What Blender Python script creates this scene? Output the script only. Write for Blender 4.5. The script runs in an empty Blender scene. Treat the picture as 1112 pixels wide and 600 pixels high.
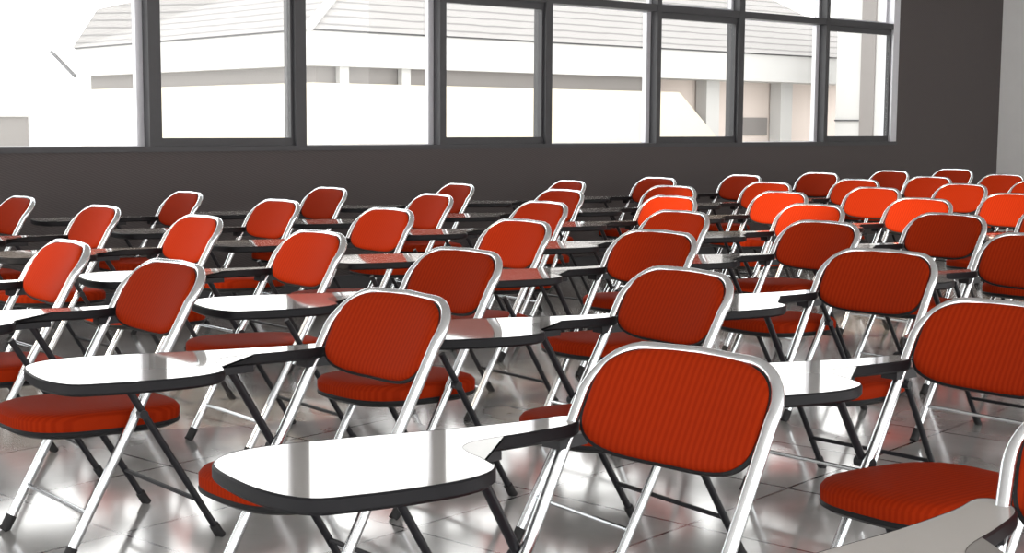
import bpy, bmesh, math
from mathutils import Vector, Matrix

C = bpy.context.scene.collection
SC = bpy.context.scene

# ------------------------------------------------------------------ camera
PITCH, ROLL, CAM_H, F_PX = 0.106, 0.0057, 1.214, 1567.7
cam_data = bpy.data.cameras.new('camera')
cam = bpy.data.objects.new('camera', cam_data); C.objects.link(cam)
cam_data.sensor_fit = 'HORIZONTAL'; cam_data.sensor_width = 36.0
cam_data.lens = F_PX / 1112.0 * 36.0
cam_data.clip_start = 0.05; cam_data.clip_end = 500
cam.matrix_world = (Matrix.Translation((0, 0, CAM_H)) @ Matrix.Rotation(math.pi / 2 - PITCH, 4, 'X')
                    @ Matrix.Rotation(ROLL, 4, 'Z'))
SC.camera = cam

# ------------------------------------------------------------------ sky and exposure
SKY_STRENGTH = 3.8
ADDED_SPOT_POWER = 1900.0  # for the added spotlights over the far rows
world = bpy.data.worlds.new('sky'); SC.world = world; world.use_nodes = True
bg = world.node_tree.nodes['Background']
bg.inputs['Color'].default_value = (1.0, 0.985, 0.96, 1); bg.inputs['Strength'].default_value = SKY_STRENGTH
SC.view_settings.view_transform = 'Standard'
try: SC.view_settings.look = 'None'
except TypeError: pass
SC.view_settings.exposure = 0.0; SC.view_settings.gamma = 1.0
SC.view_settings.use_curve_mapping = False

# room axes: W runs along the window wall (to the right and away), U points from it into the room
TH = 0.7127
WX, WY = math.cos(TH), math.sin(TH)
UX, UY = math.sin(TH), -math.cos(TH)
ROOM = Matrix(((WX, UX, 0, 0), (WY, UY, 0, 0), (0, 0, -1, 0), (0, 0, 0, 1)))
def rw(s, u, z=0.0): return Vector((s * WX + u * UX, s * WY + u * UY, z))

# ------------------------------------------------------------------ materials
def nodes_of(m):
    m.use_nodes = True
    return m.node_tree, m.node_tree.nodes['Principled BSDF']
def mat(name, col, rough=0.5, metal=0.0, spec=0.5, var=0.0, vscale=20.0, bump=0.0, coat=0.0):
    m = bpy.data.materials.new(name); t, b = nodes_of(m)
    b.inputs['Base Color'].default_value = (*col, 1); b.inputs['Roughness'].default_value = rough
    b.inputs['Metallic'].default_value = metal; b.inputs['Specular IOR Level'].default_value = spec
    b.inputs['Coat Weight'].default_value = coat
    tc = t.nodes.new('ShaderNodeTexCoord'); n = t.nodes.new('ShaderNodeTexNoise')
    n.inputs['Scale'].default_value = vscale; n.inputs['Detail'].default_value = 4
    t.links.new(tc.outputs['Object'], n.inputs['Vector'])
    if var:
        r = t.nodes.new('ShaderNodeMix'); r.data_type = 'RGBA'
        r.inputs[6].default_value = (*[c * (1 - var) for c in col], 1); r.inputs[7].default_value = (*[min(1, c * (1 + var)) for c in col], 1)
        t.links.new(n.outputs['Fac'], r.inputs[0]); t.links.new(r.outputs[2], b.inputs['Base Color'])
    if bump:
        bp = t.nodes.new('ShaderNodeBump'); bp.inputs['Strength'].default_value = bump; bp.inputs['Distance'].default_value = 0.002
        t.links.new(n.outputs['Fac'], bp.inputs['Height']); t.links.new(bp.outputs['Normal'], b.inputs['Normal'])
    return m
def wave_mat(name, ca, cb, rough, scale, rot, spec=0.5, distort=0.6, coord='Object', lo=0.25, hi=0.75):
    m = bpy.data.materials.new(name); t, b = nodes_of(m)
    tc = t.nodes.new('ShaderNodeTexCoord'); mp = t.nodes.new('ShaderNodeMapping'); w = t.nodes.new('ShaderNodeTexWave')
    mp.inputs['Rotation'].default_value = rot; w.inputs['Scale'].default_value = scale; w.inputs['Distortion'].default_value = distort
    w.inputs['Detail'].default_value = 1
    r = t.nodes.new('ShaderNodeValToRGB'); r.color_ramp.elements[0].color = (*ca, 1); r.color_ramp.elements[1].color = (*cb, 1)
    r.color_ramp.elements[0].position = lo; r.color_ramp.elements[1].position = hi
    t.links.new(tc.outputs[coord], mp.inputs['Vector']); t.links.new(mp.outputs['Vector'], w.inputs['Vector'])
    t.links.new(w.outputs['Fac'], r.inputs[0]); t.links.new(r.outputs[0], b.inputs['Base Color'])
    b.inputs['Roughness'].default_value = rough; b.inputs['Specular IOR Level'].default_value = spec
    return m
M = {}
M['vinyl'] = wave_mat('red_ribbed_vinyl', (.235, .0165, .003), (.275, .021, .0038), .6, 22.0, (0, 0, math.pi / 2), .02)
M['chrome'] = mat('satin_chrome_tube', (.80, .83, .86), .24, 1.0, var=.06, vscale=8)
M['dark_steel'] = mat('dark_shaded_steel', (.014, .014, .017), .4, spec=.25, var=.2, vscale=30)  # shade on the rear legs put into the colour; pivots and brackets share it
M['shell'] = mat('dark_back_shell', (.012, .012, .013), .55, spec=.2, var=.2, vscale=25)
M['rubber'] = mat('black_rubber', (.012, .012, .013), .7, var=.2, vscale=60)
M['laminate'] = mat('white_glossy_laminate', (.46, .445, .43), .06, spec=.9, var=.04, vscale=6, coat=.6)
M['edge'] = mat('black_tablet_edge', (.009, .009, .011), .5, spec=.2, var=.15, vscale=40)
M['wall'] = wave_mat('dark_grey_plaster', (.073, .063, .063), (.092, .080, .080), .75, 26.0, (.5, .8, .6), .25, 2.0)
M['wall_light'] = mat('pale_grey_plaster', (.8, .8, .8), .7, var=.04, vscale=5)
M['ceiling'] = mat('ceiling_paint', (.55, .54, .53), .8, var=.03, vscale=4)
M['frame_dark'] = mat('dark_window_paint', (.045, .045, .05), .5, var=.12, vscale=14)
M['frame_pale'] = mat('pale_aluminium', (.62, .62, .66), .35, .3, var=.05, vscale=14)
M['b_wall'] = mat('cream_render', (.56, .51, .41), .8, var=.03, vscale=1.5)
M['b_fascia'] = mat('white_render', (.47, .465, .46), .8, var=.03, vscale=1.5)
M['b_grey'] = mat('grey_shutter', (.20, .185, .18), .7, var=.06, vscale=3)
M['b_pink'] = mat('pale_pink_render', (.62, .54, .50), .8, var=.03, vscale=1.5)
M['b_line'] = mat('dark_trim', (.05, .05, .055), .6, var=.1, vscale=5)
M['b_roof'] = wave_mat('ribbed_roof_sheet', (.13, .125, .125), (.25, .24, .237), .7, 1.0, (0, math.pi / 2, 0), .2, .8, lo=.02, hi=.2)
M['ground'] = mat('pale_paving', (.55, .54, .52), .85, var=.08, vscale=2)
def floor_mat():
    m = bpy.data.materials.new('pale_polished_floor_tile'); t, b = nodes_of(m)
    tc = t.nodes.new('ShaderNodeTexCoord'); mp = t.nodes.new('ShaderNodeMapping')
    br = t.nodes.new('ShaderNodeTexBrick'); br.offset = 0.0; br.squash = 1.0
    br.inputs['Color1'].default_value = (.48, .475, .47, 1); br.inputs['Color2'].default_value = (.54, .535, .53, 1)
    br.inputs['Mortar'].default_value = (.10, .10, .105, 1)
    br.inputs['Scale'].default_value = 1.0; br.inputs['Mortar Size'].default_value = .006
    br.inputs['Brick Width'].default_value = .6; br.inputs['Row Height'].default_value = .6
    n = t.nodes.new('ShaderNodeTexNoise'); n.inputs['Scale'].default_value = 2.2; n.inputs['Detail'].default_value = 5
    mx = t.nodes.new('ShaderNodeMix'); mx.data_type = 'RGBA'; mx.blend_type = 'MULTIPLY'; mx.inputs[0].default_value = .55
    r = t.nodes.new('ShaderNodeValToRGB'); r.color_ramp.elements[0].color = (.55, .55, .56, 1); r.color_ramp.elements[0].position = .35
    r.color_ramp.elements[1].color = (1, 1, 1, 1); r.color_ramp.elements[1].position = .6
    t.links.new(tc.outputs['Object'], mp.inputs['Vector']); mp.inputs['Rotation'].default_value = (0, 0, TH)
    t.links.new(mp.outputs['Vector'], br.inputs['Vector']); t.links.new(mp.outputs['Vector'], n.inputs['Vector'])
    t.links.new(n.outputs['Fac'], r.inputs[0]); t.links.new(br.outputs['Color'], mx.inputs[6]); t.links.new(r.outputs[0], mx.inputs[7])
    t.links.new(mx.outputs[2], b.inputs['Base Color'])
    b.inputs['Roughness'].default_value = .16; b.inputs['Specular IOR Level'].default_value = .8
    b.inputs['Coat Weight'].default_value = 1.0; b.inputs['Coat IOR'].default_value = 1.75; b.inputs['Coat Roughness'].default_value = .10
    return m
M['floor'] = floor_mat()
def glass_mat():
    m = bpy.data.materials.new('clear_window_glass'); m.use_nodes = True; t = m.node_tree
    t.nodes.clear()
    o = t.nodes.new('ShaderNodeOutputMaterial'); tr = t.nodes.new('ShaderNodeBsdfTransparent'); gl = t.nodes.new('ShaderNodeBsdfGlossy')
    gl.inputs['Roughness'].default_value = .02; tr.inputs['Color'].default_value = (.97, .98, .98, 1)
    fr = t.nodes.new('ShaderNodeLayerWeight'); pw = t.nodes.new('ShaderNodeMath'); pw.operation = 'POWER'; pw.inputs[1].default_value = 5
    ma = t.nodes.new('ShaderNodeMath'); ma.operation = 'MULTIPLY_ADD'; ma.inputs[1].default_value = .3; ma.inputs[2].default_value = .03
    t.links.new(fr.outputs['Facing'], pw.inputs[0]); t.links.new(pw.outputs[0], ma.inputs[0])
    mx = t.nodes.new('ShaderNodeMixShader'); t.links.new(ma.outputs[0], mx.inputs[0])
    t.links.new(tr.outputs[0], mx.inputs[1]); t.links.new(gl.outputs[0], mx.inputs[2]); t.links.new(mx.outputs[0], o.inputs['Surface'])
    return m
M['glass'] = glass_mat()

# ------------------------------------------------------------------ mesh helpers
def obj(name, bm, material, parent=None, smooth=True, extra=()):
    me = bpy.data.meshes.new(name); bmesh.ops.recalc_face_normals(bm, faces=bm.faces[:])
    bm.to_mesh(me); bm.free()
    me.materials.append(material)
    for e in extra: me.materials.append(e)
    if smooth:
        me.polygons.foreach_set('use_smooth', [True] * len(me.polygons))
        me.set_sharp_from_angle(angle=math.radians(38))
    o = bpy.data.objects.new(name, me); C.objects.link(o)
    if parent: o.parent = parent
    return o
def struct(o): o['kind'] = 'structure'; return o
def room_box(bm, s0, s1, u0, u1, z0, z1):
    v = [bm.verts.new(rw(s, u, z)) for z in (z0, z1) for s, u in ((s0, u0), (s1, u0), (s1, u1), (s0, u1))]
    for f in ((0, 3, 2, 1), (4, 5, 6, 7), (0, 1, 5, 4), (1, 2, 6, 5), (2, 3, 7, 6), (3, 0, 4, 7)): bm.faces.new([v[i] for i in f])
def box(bm, x0, x1, y0, y1, z0, z1):
    v = [bm.verts.new((x, y, z)) for z in (z0, z1) for x, y in ((x0, y0), (x1, y0), (x1, y1), (x0, y1))]
    for f in ((0, 3, 2, 1), (4, 5, 6, 7), (0, 1, 5, 4), (1, 2, 6, 5), (2, 3, 7, 6), (3, 0, 4, 7)): bm.faces.new([v[i] for i in f])
def tube(bm, pts, r, n=10, flat=1.0, side=None):
    """closed-ended tube along pts; flat squashes it along the axis 'side'"""
    pts = [Vector(p) for p in pts]; rings = []
    t0 = (pts[1] - pts[0]).normalized()
    nrm = Vector(side) if side else t0.orthogonal()
    nrm = (nrm - nrm.dot(t0) * t0).normalized()
    for i, p in enumerate(pts):
        t = ((pts[min(i + 1, len(pts) - 1)] - p).normalized() + (p - pts[max(i - 1, 0)]).normalized()).normalized()
        nrm = (nrm - nrm.dot(t) * t).normalized(); b = t.cross(nrm)
        rings.append([bm.verts.new(p + (nrm * math.cos(a) * flat + b * math.sin(a)) * r) for a in [2 * math.pi * k / n for k in range(n)]])
    for a, b in zip(rings, rings[1:]):
        for k in range(n): bm.faces.new((a[k], a[(k + 1) % n], b[(k + 1) % n], b[k]))
    bm.faces.new(rings[0]); bm.faces.new(rings[-1][::-1])
def disc(bm, p, axis, r, h, n=14):
    p = Vector(p); axis = Vector(axis).normalized()
    tube(bm, [p - axis * h / 2, p + axis * h / 2], r, n)
def rings_solid(bm, rings):
    """list of equal-length loops joined in order, closed with fans at both ends"""
    R = [[bm.verts.new(p) for p in r] for r in rings]; n = len(R[0])
    for a, b in zip(R, R[1:]):
        for k in range(n): bm.faces.new((a[k], a[(k + 1) % n], b[(k + 1) % n], b[k]))
    for r in (R[0], R[-1]):
        c = bm.verts.new(sum((v.co for v in r), Vector()) / n)
        for k in range(n): bm.faces.new((r[k], r[(k + 1) % n], c))
def catmull(pts, sub):
    out = []; n = len(pts)
    for i in range(n):
        p0, p1, p2, p3 = (Vector((*pts[(i + k) % n], 0)) for k in (-1, 0, 1, 2))
        for k in range(sub):
            t = k / sub
            q = .5 * (2 * p1 + (p2 - p0) * t + (2 * p0 - 5 * p1 + 4 * p2 - p3) * t * t + (3 * p1 - p0 - 3 * p2 + p3) * t ** 3)
            out.append((q.x, q.y))
    return out
def tag(o, label=None, cat=None, group=None, kind=None):
    if label: o['label'] = label
    if cat: o['category'] = cat
    if group: o['group'] = group
    if kind: o['kind'] = kind
    return o
def empty(name, loc=(0, 0, 0), rz=0.0):
    o = bpy.data.objects.new(name, None); C.objects.link(o); o.empty_display_size = .2
    o.location = loc; o.rotation_euler = (0, 0, rz); return o

# ------------------------------------------------------------------ the room
UW = -8.75                      # inner face of the window wall
S_L, S_R = -6.0, 14.75          # left end of what is built, inner face of the right wall
SILL, TRANS0, TRANS1, HEAD, CEIL = 1.045, 2.19, 2.238, 2.95, 3.3
U_N = 3.2                       # the floor runs on behind the camera
b = bmesh.new(); room_box(b, S_L, S_R + .15, UW - .15, U_N, -.12, 0); struct(obj('floor', b, M['floor'], smooth=False))
b = bmesh.new(); room_box(b, S_L, S_R + .15, UW - .15, U_N, CEIL, CEIL + .12); struct(obj('ceiling', b, M['ceiling'], smooth=False))
W_END = 12.80                   # right jamb of the window band
b = bmesh.new()
room_box(b, S_L, S_R, UW - .15, UW, 0, SILL - .02)
room_box(b, S_L, S_R, UW - .15, UW, HEAD, CEIL)
room_box(b, W_END, S_R, UW - .15, UW, SILL - .02, HEAD)
struct(obj('wall_far', b, M['wall'], smooth=False))
b = bmesh.new(); room_box(b, S_R, S_R + .15, UW - .15, U_N, 0, CEIL); struct(obj('wall_right', b, M['wall_light'], smooth=False))
b = bmesh.new(); room_box(b, S_L, W_END, UW - .17, UW + .012, SILL - .035, SILL); struct(obj('trim_1', b, M['frame_dark'], smooth=False))
b = bmesh.new(); room_box(b, S_L, W_END, UW - .09, UW - .005, TRANS0 - .012, TRANS1); struct(obj('trim_2', b, M['frame_dark'], smooth=False))
b = bmesh.new(); room_box(b, S_L, W_END, UW, UW + .018, 0, .10); struct(obj('baseboard_far', b, M['frame_dark'], smooth=False))

# bays (s0, s1); the odd ones are fixed glass in pale frames, the even ones dark inner sashes
bays = [(3.30, 4.42, 0), (4.50, 5.54, 1), (5.63, 6.83, 0), (6.89, 7.915, 1), (7.985, 9.215, 0), (9.265, 10.295, 1), (10.37, 11.585, 0), (11.64, 12.70, 1)]
x = 3.22; k = 1
while x > -5.2:
    wd = 1.04 if k else 1.16
    bays.insert(0, (x - wd, x, k)); x -= wd + .08; k = 1 - k
edges = [bays[0][0] - .08] + [v for bay in bays for v in bay[:2]] + [W_END]
n_trim = 3
for i in range(0, len(edges), 2):              # dark mullions between the bays
    a, c = edges[i], edges[i + 1]
    m = bmesh.new(); room_box(m, a, c, UW - .15, UW - .002, SILL, HEAD)
    struct(obj('trim_%d' % n_trim, m, M['frame_dark'] if i < len(edges) - 2 else M['frame_pale'], smooth=False)); n_trim += 1
def bay_frame(b, s0, s1, z0, z1, u0, u1, st, rb, rt):
    room_box(b, s0, s0 + st, u0, u1, z0, z1); room_box(b, s1 - st, s1, u0, u1, z0, z1)
    room_box(b, s0 + st, s1 - st, u0, u1, z0, z0 + rb); room_box(b, s0 + st, s1 - st, u0, u1, z1 - rt, z1)
for i, (s0, s1, sash) in enumerate(bays):
    w = struct(empty('window_%d' % (i + 1), rw((s0 + s1) / 2, UW - .07, SILL)))
    inv = Matrix.Translation(-w.location)
    def part(name, b, m):
        b.transform(inv); return obj(name, b, m, w, smooth=False)
    b = bmesh.new()
    if sash:
        bay_frame(b, s0, s1, SILL, TRANS0 - .012, UW - .075, UW - .03, .022, .055, .055); part('window_sash', b, M['frame_dark'])
        b = bmesh.new(); bay_frame(b, s0, s1, TRANS1, HEAD, UW - .12, UW - .08, .03, .02, .03); part('transom_frame', b, M['frame_pale'])
        gu = UW - .052; st = .022; zb = .055
    else:
        bay_frame(b, s0, s1, SILL, TRANS0 - .012, UW - .13, UW - .085, .05, .006, .008); part('window_frame', b, M['frame_pale'])
        b = bmesh.new(); bay_frame(b, s0, s1, TRANS1, HEAD, UW - .12, UW - .08, .03, .012, .03); part('transom_frame', b, M['frame_pale'])
        gu = UW - .108; st = .05; zb = .006
    b = bmesh.new(); room_box(b, s0 + st, s1 - st, gu - .003, gu + .003, SILL + zb, TRANS0 - .02); part('window_pane', b, M['glass'])
    b = bmesh.new(); room_box(b, s0 + .03, s1 - .03, UW - .103, UW - .097, TRANS1 + .02, HEAD - .03); part('transom_pane', b, M['glass'])

# added, unseen spotlights brightening the second and third rows out from the windows
M['added_lamp_case'] = mat('added_lamp_enamel', (.8, .8, .8), .4, var=.03)
def added_lamp_glow(strength):
    m = bpy.data.materials.new('added_lit_lens'); t, b = nodes_of(m)
    b.inputs['Base Color'].default_value = (.9, .9, .9, 1)
    b.inputs['Emission Color'].default_value = (1, .78, .55, 1); b.inputs['Emission Strength'].default_value = strength
    return m
M['added_glow'] = added_lamp_glow(8)
for (ls, lu), (ts, tu), power, half, where in (((2.4, -5.3), (8.4, -5.4), 1.7, 17.5, 'over the middle of the window wall'),
                                               ((-2.2, -5.6), (3.2, -5.6), .9, 16, 'over the left part of the window wall')):
    p = rw(ls, lu, CEIL); aim = (rw(ts, tu, .65) - (p - Vector((0, 0, .16)))).normalized()
    lp = empty('added_spotlight', p); tag(lp, 'added white spotlight, unseen, hung ' + where, 'lamp', 'added spotlights')
    b = bmesh.new(); disc(b, (0, 0, -.01), (0, 0, 1), .06, .02, 20); obj('added_spot_rose', b, M['added_lamp_case'], lp)
    b = bmesh.new(); tube(b, [(0, 0, -.02), (0, 0, -.13)], .012, 10); obj('stem', b, M['added_lamp_case'], lp)
    o0 = Vector((0, 0, -.16)); b = bmesh.new(); tube(b, [o0 - aim * .09, o0 - aim * .07, o0 + aim * .08], .055, 20); obj('housing', b, M['added_lamp_case'], lp)
    b = bmesh.new(); disc(b, o0 + aim * .083, aim, .048, .006, 20); obj('lens', b, M['added_glow'], lp)
    ld = bpy.data.lights.new('added_spot_beam', 'SPOT'); ld.energy = ADDED_SPOT_POWER * power; ld.color = (1, .80, .58)  # added warm beam that turns the far backs orange
    ld.spot_size = math.radians(2 * half); ld.spot_blend = .7; ld.shadow_soft_size = .045
    lo_ = bpy.data.objects.new('added_spot_beam', ld); C.objects.link(lo_); lo_.parent = lp
    lo_.location = o0 + aim * .09; lo_.rotation_euler = aim.to_track_quat('-Z', 'Y').to_euler()

# ------------------------------------------------------------------ outside
b = bmesh.new(); room_box(b, -60, 90, -110, UW - .15, -.5, -.3); struct(obj('ground', b, M['ground'], smooth=False))
GZ = -.3
bl = empty('school_building', rw(34, -46, GZ))
tag(bl, 'long low cream building with a grey ribbed hip roof seen through the windows', 'building')
binv = Matrix.Translation(-bl.location)
def bpart(name, b, m, parent=bl, smooth=False):
    b.transform(binv); return obj(name, b, m, parent, smooth)
SA, SB, UA, UB = 25.9, 58.0, -40.0, -57.8      # corner nearest the classroom, far ends
b = bmesh.new()
room_box(b, SA + .15, 43.3, UB, UA - .15, GZ, 2.48)
v = [(43.3, 2.48), (43.6, 2.48), (46.0, .6), (47.2, GZ), (43.3, GZ)]      # the sloping end of the cream wall
f0 = [b.verts.new(rw(s, UA - .15, z)) for s, z in v]; f1 = [b.verts.new(rw(s, UA - .5, z)) for s, z in v]
b.faces.new(f0); b.faces.new(f1[::-1])
for k in range(5): b.faces.new((f0[k], f0[(k + 1) % 5], f1[(k + 1) % 5], f1[k]))
bpart('wall', b, M['b_wall'])
b = bmesh.new(); room_box(b, SA + .5, 42.6, UB + .3, UA - .5, 2.48, 3.03); bpart('shutter_band', b, M['b_grey'])
for s in (27.35, 29.9):                         # pale props in the band
    b = bmesh.new(); room_box(b, s - .18, s + .18, UA - .45, UA - .2, 2.48, 3.03); bpart('band_post', b, M['b_fascia'])
b = bmesh.new(); room_box(b, 42.6, SB, UB, UA - 1.6, GZ, 3.03); bpart('recessed_wall', b, M['b_pink'])
for s0, s1 in ((44.4, 45.75), (48.7, 50.9), (51.9, 52.5)):
    b = bmesh.new(); room_box(b, s0, s1, UA - 1.62, UA - 1.55, .72, 1.5); bpart('window', b, M['b_grey'])
for s0, s1 in ((46.1, 46.9), (51.0, 51.8)):
    b = bmesh.new(); room_box(b, s0, s1, UA - 1.5, UA - .9, GZ, 3.03); bpart('column', b, M['b_fascia'])
b = bmesh.new(); room_box(b, SA, SB, UB, UA, 3.03, 4.17); bpart('fascia', b, M['b_fascia'])
b = bmesh.new(); room_box(b, SA - .05, SB + .05, UB - .05, UA + .05, 4.15, 4.20); bpart('eave_line', b, M['b_line'])
b = bmesh.new()
e = [(SA - .1, UA + .1), (SB, UA + .1), (SB, UB - .1), (SA - .1, UB - .1)]; um = (UA + UB) / 2
lo = [b.verts.new(rw(s, u, 4.2)) for s, u in e]
r0 = b.verts.new(rw(SA + 8.9, um, 8.2)); r1 = b.verts.new(rw(SB, um, 8.2))
b.faces.new((lo[0], lo[1], r1, r0)); 
r2 = b.verts.new(rw(SA + 1.0, UB, 5.85))
b.faces.new((lo[2], lo[3], r2, r1)); b.faces.new((r1, r2, r0)); b.faces.new((lo[3], lo[0], r0, r2)); b.faces.new((lo[1], lo[2], r1)); b.faces.new(lo[::-1])
bpart('roof', b, M['b_roof'])
b = bmesh.new(); tube(b, [rw(SA - .1, UA + .1, 4.26), rw(SA + 8.9, um, 8.26)], .16, 8); bpart('hip_cap', b, M['b_fascia'])
b = bmesh.new()
q = [(UB, 3.05), (UB - 2.3, 4.12), (UB, 4.12)]
f0 = [b.verts.new(rw(SA, u, z)) for u, z in q]; f1 = [b.verts.new(rw(SA + 6, u, z)) for u, z in q]
b.faces.new(f0); b.faces.new(f1[::-1])
for k in range(3): b.faces.new((f0[k], f0[(k + 1) % 3], f1[(k + 1) % 3], f1[k]))
bpart('end_eave', b, M['b_fascia'])
b = bmesh.new(); tube(b, [rw(SA - .05, UB - .02, 3.03), rw(SA - .05, UB - 2.35, 4.12)], .07, 6); bpart('eave_edge', b, M['b_line'])

tw = empty('white_tower_block', rw(55, -36, GZ))
tag(tw, 'plain white block seen through the last window on the right', 'building')
tinv = Matrix.Translation(-tw.location)
def tpart(name, b, m): b.transform(tinv); return obj(name, b, m, tw, False)
b = bmesh.new(); room_box(b, 50.4, 54.4, -37.5, -34.5, GZ, 9); tpart('wall', b, M['b_fascia'])
b = bmesh.new(); room_box(b, 50.33, 50.42, -37.5, -35.6, 1.36, 1.42); tpart('string_course', b, M['b_line'])
b = bmesh.new(); room_box(b, 50.32, 50.42, -36.24, -35.56, GZ, 9); tpart('corner_strip', b, M['b_grey'])

sh = empty('garden_shed', rw(19, -66, GZ))
tag(sh, 'small pale grey shed seen low in the leftmost window', 'shed')
sinv = Matrix.Translation(-sh.location)
def spart(name, b, m): b.transform(sinv); return obj(name, b, m, sh, False)
b = bmesh.new(); room_box(b, 14.0, 26.2, -68, -63.6, GZ, 1.35); spart('wall', b, M['b_grey'])
b = bmesh.new(); room_box(b, 13.8, 26.3, -68.2, -63.5, 1.35, 1.45); spart('roof', b, M['b_fascia'])

# ------------------------------------------------------------------ the chair
# local axes: x forward, y to the sitter's left, z up
TILT = 0.5132; TT = math.tan(TILT)
def post_x(z): return -.2 + (.8 - z) * TT
def plane_pt(a, z, off=0.0):
    """point of the tilted back plane: a sideways, height z, off towards the sitter"""
    return Vector((post_x(z) + off * math.cos(TILT), a, z + off * math.sin(TILT)))
def sup(n, hw, hh, e):
    out = []
    for k in range(n):
        t = 2 * math.pi * k / n; c, s = math.cos(t), math.sin(t)
        out.append((math.copysign(abs(c) ** (2 / e), c) * hw, math.copysign(abs(s) ** (2 / e), s) * hh))
    return out
PW, PZ, PH = .2028, .689, .0995
def back_pt(a, bz, off): 
    p = plane_pt(a, PZ + bz, off); p.x -= .03 * (1 - (a / PW) ** 2); return p
PY = .2165                                       # half the distance between the posts
def make_chair():
    root = empty('tablet_arm_chair')
    # one bent tube: both front legs and the arch of the back
    zt, rc = .782, .10; pts = []
    zleg = [.006, .2, .4, .55]
    for z in zleg: pts.append(plane_pt(-PY, z))
    zc = zt - rc * math.cos(TILT)
    for k in range(0, 10):
        t = math.pi / 2 * k / 9
        pts.append(plane_pt(-PY + rc * (1 - math.cos(t)), zc + rc * math.sin(t) * math.cos(TILT)) - Vector((.030 * math.sin(t), 0, 0)))
    for a in (-.06, 0, .06): pts.append(plane_pt(a, zt + .002 * (1 - abs(a) / .06)) - Vector((.042 - .004 * abs(a) / .06, 0, 0)))
    right = [Vector((p.x, -p.y, p.z)) for p in pts[:14]][::-1]
    pts = pts + right
    b = bmesh.new(); tube(b, pts, .0145, 12, .85, side=(0, 1, 0))
    frame = obj('frame', b, M['chrome'], root)
    for sgn in (-1, 1):
        b = bmesh.new(); p = plane_pt(sgn * PY, .0); d = Vector((-TT, 0, 1)).normalized()
        tube(b, [p + Vector((.003, 0, .001)), p + d * .012, p + d * .05], .016, 12)
        for v in b.verts: v.co.z = max(v.co.z, .0)
        obj('rubber_foot', b, M['rubber'], frame)
    b = bmesh.new(); tube(b, [plane_pt(-PY, .13), plane_pt(PY, .13)], .007, 8); obj('stretcher', b, M['chrome'], frame)
    # back: padded red face on a dark shell
    out = sup(56, 1, 1, 3.4)
    b = bmesh.new(); rs = []
    for s, h in ((.10, .017), (.35, .017), (.6, .0165), (.8, .015), (.91, .0125), (.97, .009), (1.0, .003), (1.0, -.003)):
        rs.append([back_pt(x * s * (PW - .003), y * s * (PH - .003), h) for x, y in out])
    rings_solid(b, rs); back = obj('backrest', b, M['vinyl'], root)
    b = bmesh.new(); rs = []
    for s, h in ((.1, -.004), (.6, -.003), (1.0, .0), (1.018, -.002), (1.018, -.007), (.97, -.011), (.6, -.013), (.1, -.013)):
        rs.append([back_pt(x * s * PW, y * s * PH, h) for x, y in out])
    rings_solid(b, rs); obj('back_shell', b, M['shell'], back)
    # seat
    def seat_pt(x, y, z): return Vector((.07 + x, y, .394 + .03 * x + z))
    so = []
    for x, y in sup(56, 1, 1, 3.0): so.append((x * .25, y * (.194 + (.012 * x))))
    b = bmesh.new(); rs = []
    for s, h in ((.1, .014), (.4, .014), (.7, .012), (.88, .008), (.96, .002), (1.0, -.010), (1.0, -.034), (.985, -.042)):
        rs.append([seat_pt(x * s, y * s, h) for x, y in so])
    rings_solid(b, rs); seat = obj('seat', b, M['vinyl'], root)
    b = bmesh.new(); rs = []
    for s, h in ((.1, -.036), (.6, -.036), (.99, -.038), (1.005, -.043), (1.0, -.05), (.93, -.06), (.5, -.066), (.1, -.066)):
        rs.append([seat_pt(x * s, y * s, h) for x, y in so])
    rings_solid(b, rs); obj('seat_pan', b, M['shell'], seat)
    # rear legs; the one on the sitter's right runs on up to carry the writing tablet
    def rear_x(z): return -.22 + .6 * z
    for sgn, ztop in ((1, .50), (-1, .607)):
        y = sgn * .238
        b = bmesh.new(); tube(b, [(rear_x(z), y, z) for z in (.006, .15, .4, ztop)], .0105, 10)
        leg = obj('rear_leg', b, M['dark_steel'], root)
        b = bmesh.new(); d = Vector((.6, 0, 1)).normalized(); p = Vector((-.22, y, 0))
        tube(b, [p + Vector((-.002, 0, .001)), p + d * .012, p + d * .045], .0145, 12)
        for v in b.verts: v.co.z = max(v.co.z, .0)
        obj('rubber_foot', b, M['rubber'], leg)
        b = bmesh.new(); zc_ = .395; disc(b, (rear_x(zc_) * .5 + post_x(zc_) * .5, sgn * .229, zc_), (0, 1, 0), .013, .05)
        obj('pivot', b, M['dark_steel'], root)
    b = bmesh.new(); tube(b, [(rear_x(.12), -.238, .12), (rear_x(.12), .238, .12)], .007, 8); obj('stretcher', b, M['dark_steel'], root)
    # writing tablet: narrow arm from the right-hand post, widening to the board in front
    ol = [(-.135, -.225), (-.125, -.262), (-.04, -.278), (.11, -.325), (.30, -.40), (.44, -.447), (.53, -.447), (.595, -.40), (.628, -.30), (.640, -.19),
          (.618, -.105), (.55, -.068), (.45, -.036), (.35, -.022), (.275, -.045), (.243, -.10), (.222, -.165), (.195, -.202), (.14, -.213), (.03, -.197), (-.08, -.19)]
    co = catmull(ol, 4); n = len(co)
    def inset(loop, d):
        r = []
        for k in range(n):
            p = Vector(loop[k]).to_2d(); t = (Vector(loop[(k + 1) % n]) - Vector(loop[k - 1])).normalized()
            r.append((p.x - t.y * d * ORI, p.y + t.x * d * ORI))
        return r
    area = sum(co[k][0] * co[(k + 1) % n][1] - co[(k + 1) % n][0] * co[k][1] for k in range(n)); ORI = 1 if area > 0 else -1
    ZT = .642
    tin = inset(co, .004)
    b = bmesh.new()
    top = [b.verts.new((x, y, ZT)) for x, y in tin]; bot = [b.verts.new((x, y, ZT - .004)) for x, y in tin]
    b.faces.new(top); b.faces.new(bot[::-1])
    for k in range(n): b.faces.new((top[k], top[(k + 1) % n], bot[(k + 1) % n], bot[k]))
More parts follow.
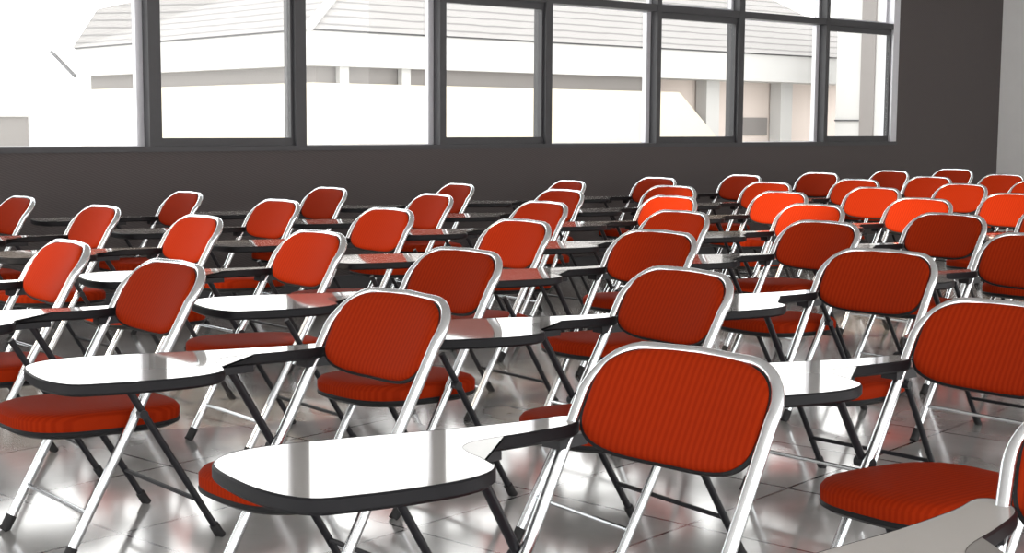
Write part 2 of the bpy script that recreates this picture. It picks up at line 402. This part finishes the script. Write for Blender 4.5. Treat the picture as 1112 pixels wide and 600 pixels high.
    bmesh.ops.triangulate(b, faces=[f for f in b.faces if len(f.verts) > 4])
    tablet = obj('tablet', b, M['laminate'], root); tablet['label'] = 'glossy white writing tablet with black edge'
    b = bmesh.new(); tin2 = inset(co, .0035); tin3 = inset(co, .03); tin4 = inset(co, .006)
    lv = [[b.verts.new((x, y, z)) for x, y in lp] for lp, z in ((tin2, ZT + .0005), (co, ZT - .003), (co, ZT - .022), (tin4, ZT - .028), (tin4, ZT - .028))]
    lv = lv[:4]
    for a, c in zip(lv, lv[1:]):
        for k in range(n): b.faces.new((a[k], a[(k + 1) % n], c[(k + 1) % n], c[k]))
    b.faces.new(lv[3][::-1]); inner = [b.verts.new((x, y, ZT - .0045)) for x, y in tin2]
    for k in range(n): b.faces.new((inner[k], inner[(k + 1) % n], lv[0][(k + 1) % n], lv[0][k]))
    b.faces.new(inner)
    bmesh.ops.triangulate(b, faces=[f for f in b.faces if len(f.verts) > 4])
    obj('edge_band', b, M['edge'], tablet)
    for q in ((.09, .20, -.262, -.214, ZT - .045, ZT - .027), (-.14, -.06, -.252, -.205, ZT - .05, ZT - .027)):
        b = bmesh.new(); box(b, *q); obj('bracket', b, M['dark_steel'], tablet, False)
    return root
proto = make_chair()
def kids(o): return [c for c in bpy.data.objects if c.parent == o]
TREE = [(c, kids(c)) for c in kids(proto)]
def copy_chair():
    r = proto.copy(); C.objects.link(r)
    for c, gs in TREE:
        cc = c.copy(); C.objects.link(cc); cc.parent = r
        for g in gs:
            gg = g.copy(); C.objects.link(gg); gg.parent = cc
    return r

# rows run along the window wall; (place in the row, x, y, heading)
ROWS = {
    1: [(0, 0.885, 1.945, -119)],
    0: [(0, 0.199, 2.525, -134.1), (1, 1.023, 3.293, -142.0), (2, 1.779, 3.918, -141.5)],
    -1: [(0, -0.429, 3.434, -138.1), (1, 0.34, 4.051, -144.6), (2, 1.108, 4.716, -137.5), (3, 1.887, 5.472, -140.8), (4, 2.673, 6.101, -141.5)],
    -2: [(0, -1.175, 4.187, -139.5), (1, -0.314, 4.666, -138.7), (2, 0.426, 5.538, -138.9), (3, 1.198, 6.165, -144.1), (4, 1.936, 6.772, -143.2), (5, 2.75, 7.484, -141.5)],
    -3: [(0, -1.713, 4.899, -143.1), (1, -0.904, 5.419, -141.0), (2, -0.116, 6.143, -142.0), (3, 0.653, 6.86, -143.4), (4, 1.446, 7.532, -142.5), (5, 2.214, 8.214, -142.0), (6, 2.972, 8.855, -141.9), (7, 3.765, 9.538, -141.5)],
    -4: [(1, -1.544, 6.294, -140.7), (2, -0.753, 6.918, -138.4), (3, 0.012, 7.622, -143.4), (4, 0.776, 8.286, -141.5), (5, 1.542, 8.943, -141.9), (6, 2.301, 9.631, -141.1), (7, 3.095, 10.311, -144.4), (8, 3.89, 10.978, -141.5)],
    -5: [(1, -2.183, 6.999, -139.6), (2, -1.404, 7.636, -138.7), (3, -0.621, 8.359, -145.4), (4, 0.164, 9.025, -141.6), (5, 0.945, 9.652, -135.0), (6, 1.721, 10.387, -139.6), (7, 2.519, 11.056, -141.1), (8, 3.275, 11.731, -142.1), (9, 4.096, 12.391, -143.0), (10, 4.839, 13.058, -141.5)],
    -6: [(1, -2.865, 7.818, -141.2), (2, -2.098, 8.48, -141.8), (3, -1.325, 9.124, -140.2), (4, -0.537, 9.824, -147.3), (5, 0.25, 10.476, -148.6), (6, 0.981, 11.168, -141.1), (7, 1.75, 11.829, -143.8), (8, 2.536, 12.505, -140.2), (9, 3.325, 13.194, -146.1), (10, 4.117, 13.855, -141.5)],
}
ROW_NAME = {1: 'cut off at the bottom right corner of the photo', 0: 'in the nearest row', -1: 'in the second row from the camera',
            -2: 'in the third row from the camera', -3: 'in the middle row, fourth from the camera', -4: 'in the third row out from the window wall',
            -5: 'in the second row out from the window wall', -6: 'in the back row under the windows'}
ORD = ['leftmost', 'second from left', 'third from left', 'fourth from left', 'fifth from left', 'sixth from left', 'seventh from left',
       'eighth from left', 'ninth from left', 'tenth from left']
SPECIAL = {(1, 0): 'red tablet chair cut off at bottom right corner, only its tablet and back edge showing',
           (0, 0): 'largest red tablet chair, nearest the camera, its big white tablet at bottom centre',
           (0, 1): 'large red tablet chair at the right edge, its seat showing at bottom right'}
first = True
for n in sorted(ROWS, reverse=True):
    for i, (m, x, y, deg) in enumerate(ROWS[n]):
        o = proto if first else copy_chair(); first = False
        o.location = (x, y, 0); o.rotation_euler = (0, 0, math.radians(deg))
        tag(o, SPECIAL.get((n, i), 'red folding tablet chair, %s %s' % (ORD[i], ROW_NAME[n])), 'chair', 'red tablet chairs set out in rows')
